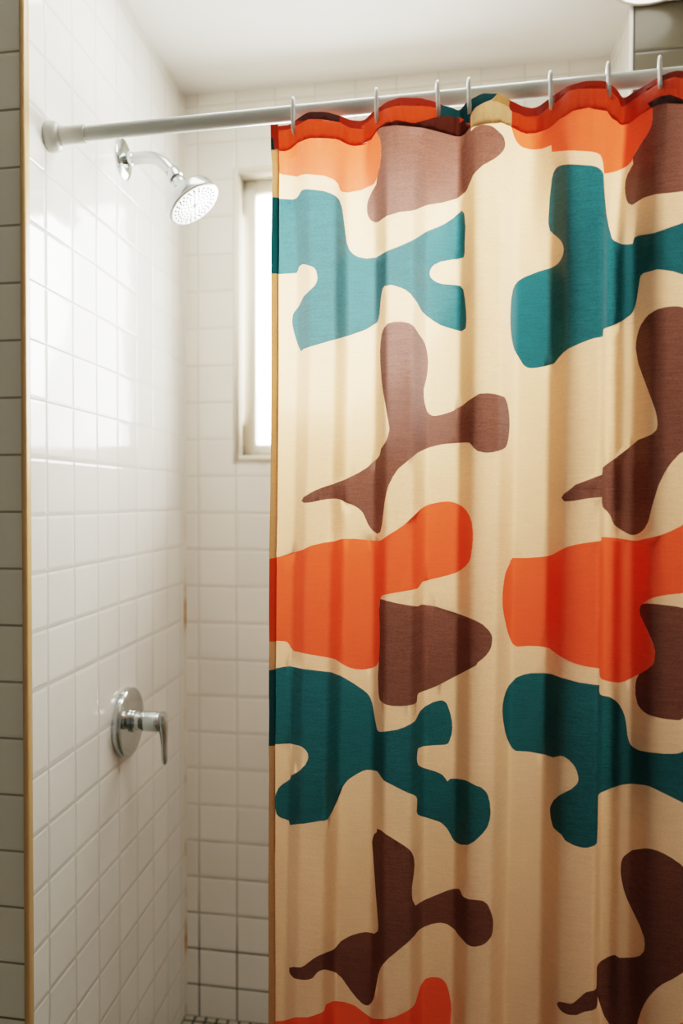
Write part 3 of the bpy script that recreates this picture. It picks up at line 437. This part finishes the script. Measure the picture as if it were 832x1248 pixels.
def pairs(flat): return [(flat[i]/1e4, flat[i+1]/1e4) for i in range(0, len(flat), 2)]
seam = pairs(CD['seam']); sl = pairs(CD['sl']); sr = pairs(CD['sr'])
ZB = .30; XE = 1.31
seam = [p for p in seam if p[0] < XE]
curt = tag(empty('shower_curtain', (.86, YR, ZB)), 'cream cotton curtain printed with teal, orange and brown blobs, hanging across the shower', 'shower curtain')
seam_up = [(x, z+.004) for x, z in seam]
panel_b = [(x-.003, z) for x, z in sr[1:] if z > ZB+.02] + [(sr[-1][0]-.003, ZB), (XE, ZB), (XE, seam_up[-1][1])] + seam_up[::-1]
wob = lambda x, z: .0008*math.sin(z*31+x*40)*math.sin(x*90+z*7)
cloth('cloth_panel', panel_b, CD['panel'], 'cream', 0, .0032, .022, curt, wob)
topl = [(float(x), float(np.interp(x, TX, TZ))) for x in np.arange(sl[0][0]+.001, XE, .004)]
hem_b = topl + [(XE, float(np.interp(XE, TX, TZ))), (XE, seam[-1][1])] + seam[::-1]
def puff(x, z):
    zt = float(np.interp(x, TX, TZ)); u = min(max((zt-z)/.05, 0), 1)
    return -.0035*math.sin(math.pi*u) + .0016*u*math.sin(x*430+2*math.sin(x*70)) + .0010*u*math.sin(x*810+1.3) + .0007*math.sin(x*250)
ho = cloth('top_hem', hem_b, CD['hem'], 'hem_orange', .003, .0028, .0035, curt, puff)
ho['label'] = 'gathered double hem in darker orange, teal and tan'
sb = [p for p in sl if p[1] > ZB+.01] + [(sl[-1][0], ZB), (sr[-1][0], ZB)] + [p for p in sr[::-1] if p[1] > ZB+.01]
so = cloth('side_hem', sb, CD['side'], 'side_tan', .0065, .003, .012, curt, lambda x, z: .0015*math.sin(z*55)+.001*math.sin(z*131))
so['label'] = 'narrow tan side hem'

# ------------------------------------------------------------------ curtain hooks
HOOKS = [(.439, 8, 'white curtain hook at the left end of the curtain, above the plain orange corner'),
         (.577, 6, 'white curtain hook at the left edge of the brown blob under the hem'),
         (.6752, 3, 'white curtain hook where the orange hem turns dark teal'),
         (.7253, 0, 'white curtain hook on the dark teal patch beside the tan patch of hem'),
         (.8518, -5, 'white curtain hook just right of the tan hem patch, on rust orange hem'),
         (.938, -9, 'white curtain hook just left of the deep V fold in the orange hem'),
         (1.0141, -13, 'rightmost white curtain hook, above the dark brown blob at the right')]
def hook_mesh():
    bm = bmesh.new(); path = []
    # open C: lower tip behind the hem, up over the rod and down in front
    for k in range(15):                       # top arc, from back to front
        a = math.radians(-20 + 200*k/14)
        path.append((0, .0195*math.cos(a)-.003, .0045+.0165*math.sin(a)))
    path = [(0, .0165, -.010)] + path
    path += [(0, -.0235, -.012), (0, -.0262, -.025), (.0004, -.0275, -.034)]
    for k in range(1, 9):
        a = math.radians(180 + 165*k/8)
        path.append((.0004+.0008*k/8, -.0205+.0070*math.cos(a), -.035+.0055*math.sin(a)))
    rad = [.0024] + [.0029]*15 + [.0033]*3 + [.0030]*8
    tube(bm, path, rad, 12)
    me = bpy.data.meshes.new('curtain_hook'); bmesh.ops.recalc_face_normals(bm, faces=bm.faces[:]); bm.to_mesh(me); bm.free()
    me.materials.append(M_hook); me.polygons.foreach_set('use_smooth', [True]*len(me.polygons))
    return me
hm = hook_mesh(); first = None
for x, rz, lab in HOOKS:
    if first is None:
        o = first = bpy.data.objects.new('curtain_hook', hm)
    else:
        o = first.copy()
    COL.objects.link(o)
    need = fold(x, 2.03) - .0145
    o.location = rp(x); o.rotation_euler = (0, 0, math.radians(rz)); o.scale = (1, min(1.75, max(1.0, -need/.0272)), 1)
    tag(o, lab, 'curtain hook', 'white plastic hooks along the curtain rod')

# ------------------------------------------------------------------ shower head
sh = tag(empty('showerhead', (0, -.43, 2.1688)), 'chrome showerhead angled down on a bent arm from the left tiled wall', 'showerhead')
def sp(name, bm, mats, parent=sh):
    o = from_bm(name, bm, mats, parent)
    return local(o, sh) if parent is sh else o
S0 = Vector((0, -.4263, 2.1700))
bm = bmesh.new(); lathe(bm, S0, (1, 0, 0), [(.0435, 0), (.0435, .003), (.040, .006), (.030, .0085), (.0150, .0105), (.0150, .0115)], 56)
sp('wall_flange', bm, M_chrome)
NF = Vector((.568, -.067, -.82)).normalized(); FC = Vector((.1660, -.4352, 2.0555)); J = FC - NF*.077
bm = bmesh.new(); lathe(bm, S0 + Vector((.011, 0, 0)), (1, 0, -.05), [(.0130, 0), (.0150, .002), (.0150, .012), (.0128, .014)], 40)
sp('collar', bm, M_chrome)
arm_end = J - NF*.004
p3 = arm_end - NF*0
pts = bezier(S0 + Vector((.022, 0, -.001)), S0 + Vector((.075, 0, .004)), J - NF*.052 + Vector((-.004, 0, .004)), J + NF*.002, 24)
bm = bmesh.new(); tube(bm, pts, .0132, 28); sp('arm', bm, M_satin)
bm = bmesh.new(); lathe(bm, J - NF*.022, NF, [(.0135, 0), (.0152, .002), (.0162, .012), (.0162, .022), (.0138, .023)], 40); sp('swivel_nut', bm, M_satin)
bm = bmesh.new(); lathe(bm, J - NF*.001, NF, [(.0134, 0), (.0136, .003), (.0134, .0065)], 36); sp('swivel_ring', bm, M_joint)
bm = bmesh.new()
lathe(bm, J + NF*.004, NF, [(.0130, 0), (.0155, .003), (.0168, .012), (.0175, .020), (.0215, .026), (.0330, .032), (.0470, .0385), (.0545, .0435), (.0570, .048), (.0585, .058), (.0600, .065), (.0590, .0690)], 72)
sp('head_body', bm, M_satin)
bm = bmesh.new()
lathe(bm, J + NF*.0715, NF, [(.0575, 0), (.0595, .0005), (.0600, .002), (.0580, .0042), (.0540, .0048), (.0250, .0056), (0, .0058)], 72)
for f in bm.faces: f.material_index = 0
a, u, v = frame_of(NF)
nf0 = len(bm.faces)
for R, n in ((.008, 4), (.0165, 10), (.0245, 14), (.0325, 20), (.0405, 26), (.0480, 24)):
    for k in range(n):
        th = 2*math.pi*k/n + R*40
        c = J + NF*(.0715+.0046) + (u*math.cos(th)+v*math.sin(th))*R
        lathe(bm, c, NF, [(.0024, 0), (.0022, .0018), (.0012, .0026)], 8)
lathe(bm, J + NF*(.0715+.005), NF, [(.0052, 0), (.0048, .0016), (0, .002)], 20)
bm.faces.ensure_lookup_table()
for i in range(nf0, len(bm.faces)): bm.faces[i].material_index = 1
o = sp('spray_face', bm, [M_face, M_nozzle]); o['label'] = 'pale round spray face dotted with dark nozzles'

# ------------------------------------------------------------------ shower valve
V0 = Vector((0, -.4270, .9320))
vl = tag(empty('shower_valve', V0), 'round chrome shower valve with a lever handle, low on the left tiled wall', 'shower valve')
def vp(name, bm, mats, parent=vl): return local(from_bm(name, bm, mats, vl), vl)
bm = bmesh.new(); lathe(bm, V0, (1, 0, 0), [(.0755, 0), (.0765, .002), (.0765, .011), (.0750, .0150), (.0715, .0172), (.066, .0180), (.022, .0196), (.020, .0196)], 80)
vp('escutcheon', bm, M_chrome)
VA = V0 + Vector((0, .003, .003))
bm = bmesh.new(); lathe(bm, VA, (1, 0, 0), [(.0245, .0185), (.0255, .021), (.0255, .026), (.0210, .0285), (.0200, .036), (.0175, .0375)], 48)
vp('hub', bm, M_chrome)
hd = None
bm = bmesh.new(); lathe(bm, VA, (1, 0, 0), [(.0170, .0365), (.0190, .038), (.0212, .042), (.0218, .050), (.0218, .078), (.0212, .0805), (.0185, .083), (.010, .085), (0, .0855)], 48)
handle = vp('handle', bm, M_chrome)
# lever: flat blade hanging from the end of the handle
bm = bmesh.new(); rings = []
prof = [(.0205, .0120, .0070, .0850), (.0150, .0150, .0100, .0862), (.000, .0155, .0112, .0872), (-.0180, .0125, .0100, .0885), (-.0340, .0095, .0080, .0895), (-.0520, .0088, .0070, .0900),
        (-.0680, .0086, .0066, .0905), (-.0800, .0086, .0068, .0908), (-.0885, .0074, .0058, .0910), (-.0930, .0040, .0030, .0910)]
for z, hw, ht, xc in prof:
    rings.append([bm.verts.new(VA + Vector((xc + ht*math.sin(2*math.pi*k/20), hw*math.cos(2*math.pi*k/20), z))) for k in range(20)])
for A, B in zip(rings, rings[1:]):
    for k in range(20): bm.faces.new((A[k], A[(k+1) % 20], B[(k+1) % 20], B[k]))
bm.faces.new(rings[0]); bm.faces.new(rings[-1][::-1])
lv = from_bm('lever', bm, M_chrome, handle)


# ------------------------------------------------------------------ ceiling light
LC = Vector((1.128, -.300, H_CEIL))
cl = tag(empty('ceiling_light', LC), 'round white flush ceiling light at the top right, in front of the tiled pier', 'ceiling light')
bm = bmesh.new(); lathe(bm, LC, (0, 0, -1), [(.0915, 0), (.0925, .004), (.090, .008), (.082, .008)], 64); local(from_bm('rim', bm, M_white, cl), cl)
bm = bmesh.new(); lathe(bm, LC, (0, 0, -1), [(.0825, .005), (.080, .0085), (.045, .011), (0, .0115)], 64, cap0=False); local(from_bm('diffuser', bm, M_lamp, cl), cl)

# ------------------------------------------------------------------ light
def area(name, loc, rot, sx, sy, power, col, spread=180):
    L = bpy.data.lights.new(name, 'AREA'); L.shape = 'RECTANGLE'; L.size = sx; L.size_y = sy; L.energy = power; L.color = col
    L.spread = math.radians(spread)
    o = bpy.data.objects.new(name, L); o.location = loc; o.rotation_euler = rot; o.visible_camera = True; COL.objects.link(o); return o
area('daylight', (.45, .55, 2.05), (math.radians(-90), 0, 0), 1.6, 1.6, 340, (1.0, .985, .95))
area('stall_fill', (.55, -.59, H_CEIL-.004), (0, 0, 0), .8, .28, 6.5, (1.0, .97, .92))  # fill lamp added above the stall, out of view, to brighten its tiles
w = bpy.data.worlds.new('overcast'); scene.world = w; w.use_nodes = True
nt = w.node_tree; bg = nt.nodes['Background']; bg.inputs[0].default_value = (1.0, .955, .88, 1); bg.inputs[1].default_value = .17

# ------------------------------------------------------------------ camera
cam = bpy.data.cameras.new('camera'); co = bpy.data.objects.new('camera', cam); COL.objects.link(co)
yaw, pitch = .17463, -.01636
F = Vector((-math.sin(yaw)*math.cos(pitch), math.cos(yaw)*math.cos(pitch), math.sin(pitch)))
R = Vector((math.cos(yaw), math.sin(yaw), 0)); U = R.cross(F)
m = Matrix((R, U, -F)).transposed().to_4x4(); m.translation = Vector((.67226, -2.0777, 1.42557)); co.matrix_world = m
cam.sensor_fit = 'HORIZONTAL'; cam.sensor_width = 36; cam.lens = 962.55/832*36
cam.shift_x = (416-358.42)/832
cam.clip_start = .02
cam.dof.use_dof = True; cam.dof.focus_distance = 1.36; cam.dof.aperture_fstop = 3.2
scene.camera = co

scene.view_settings.view_transform = 'Filmic'
scene.view_settings.look = 'Medium High Contrast'
scene.view_settings.exposure = 0.45
scene.view_settings.gamma = 1.0
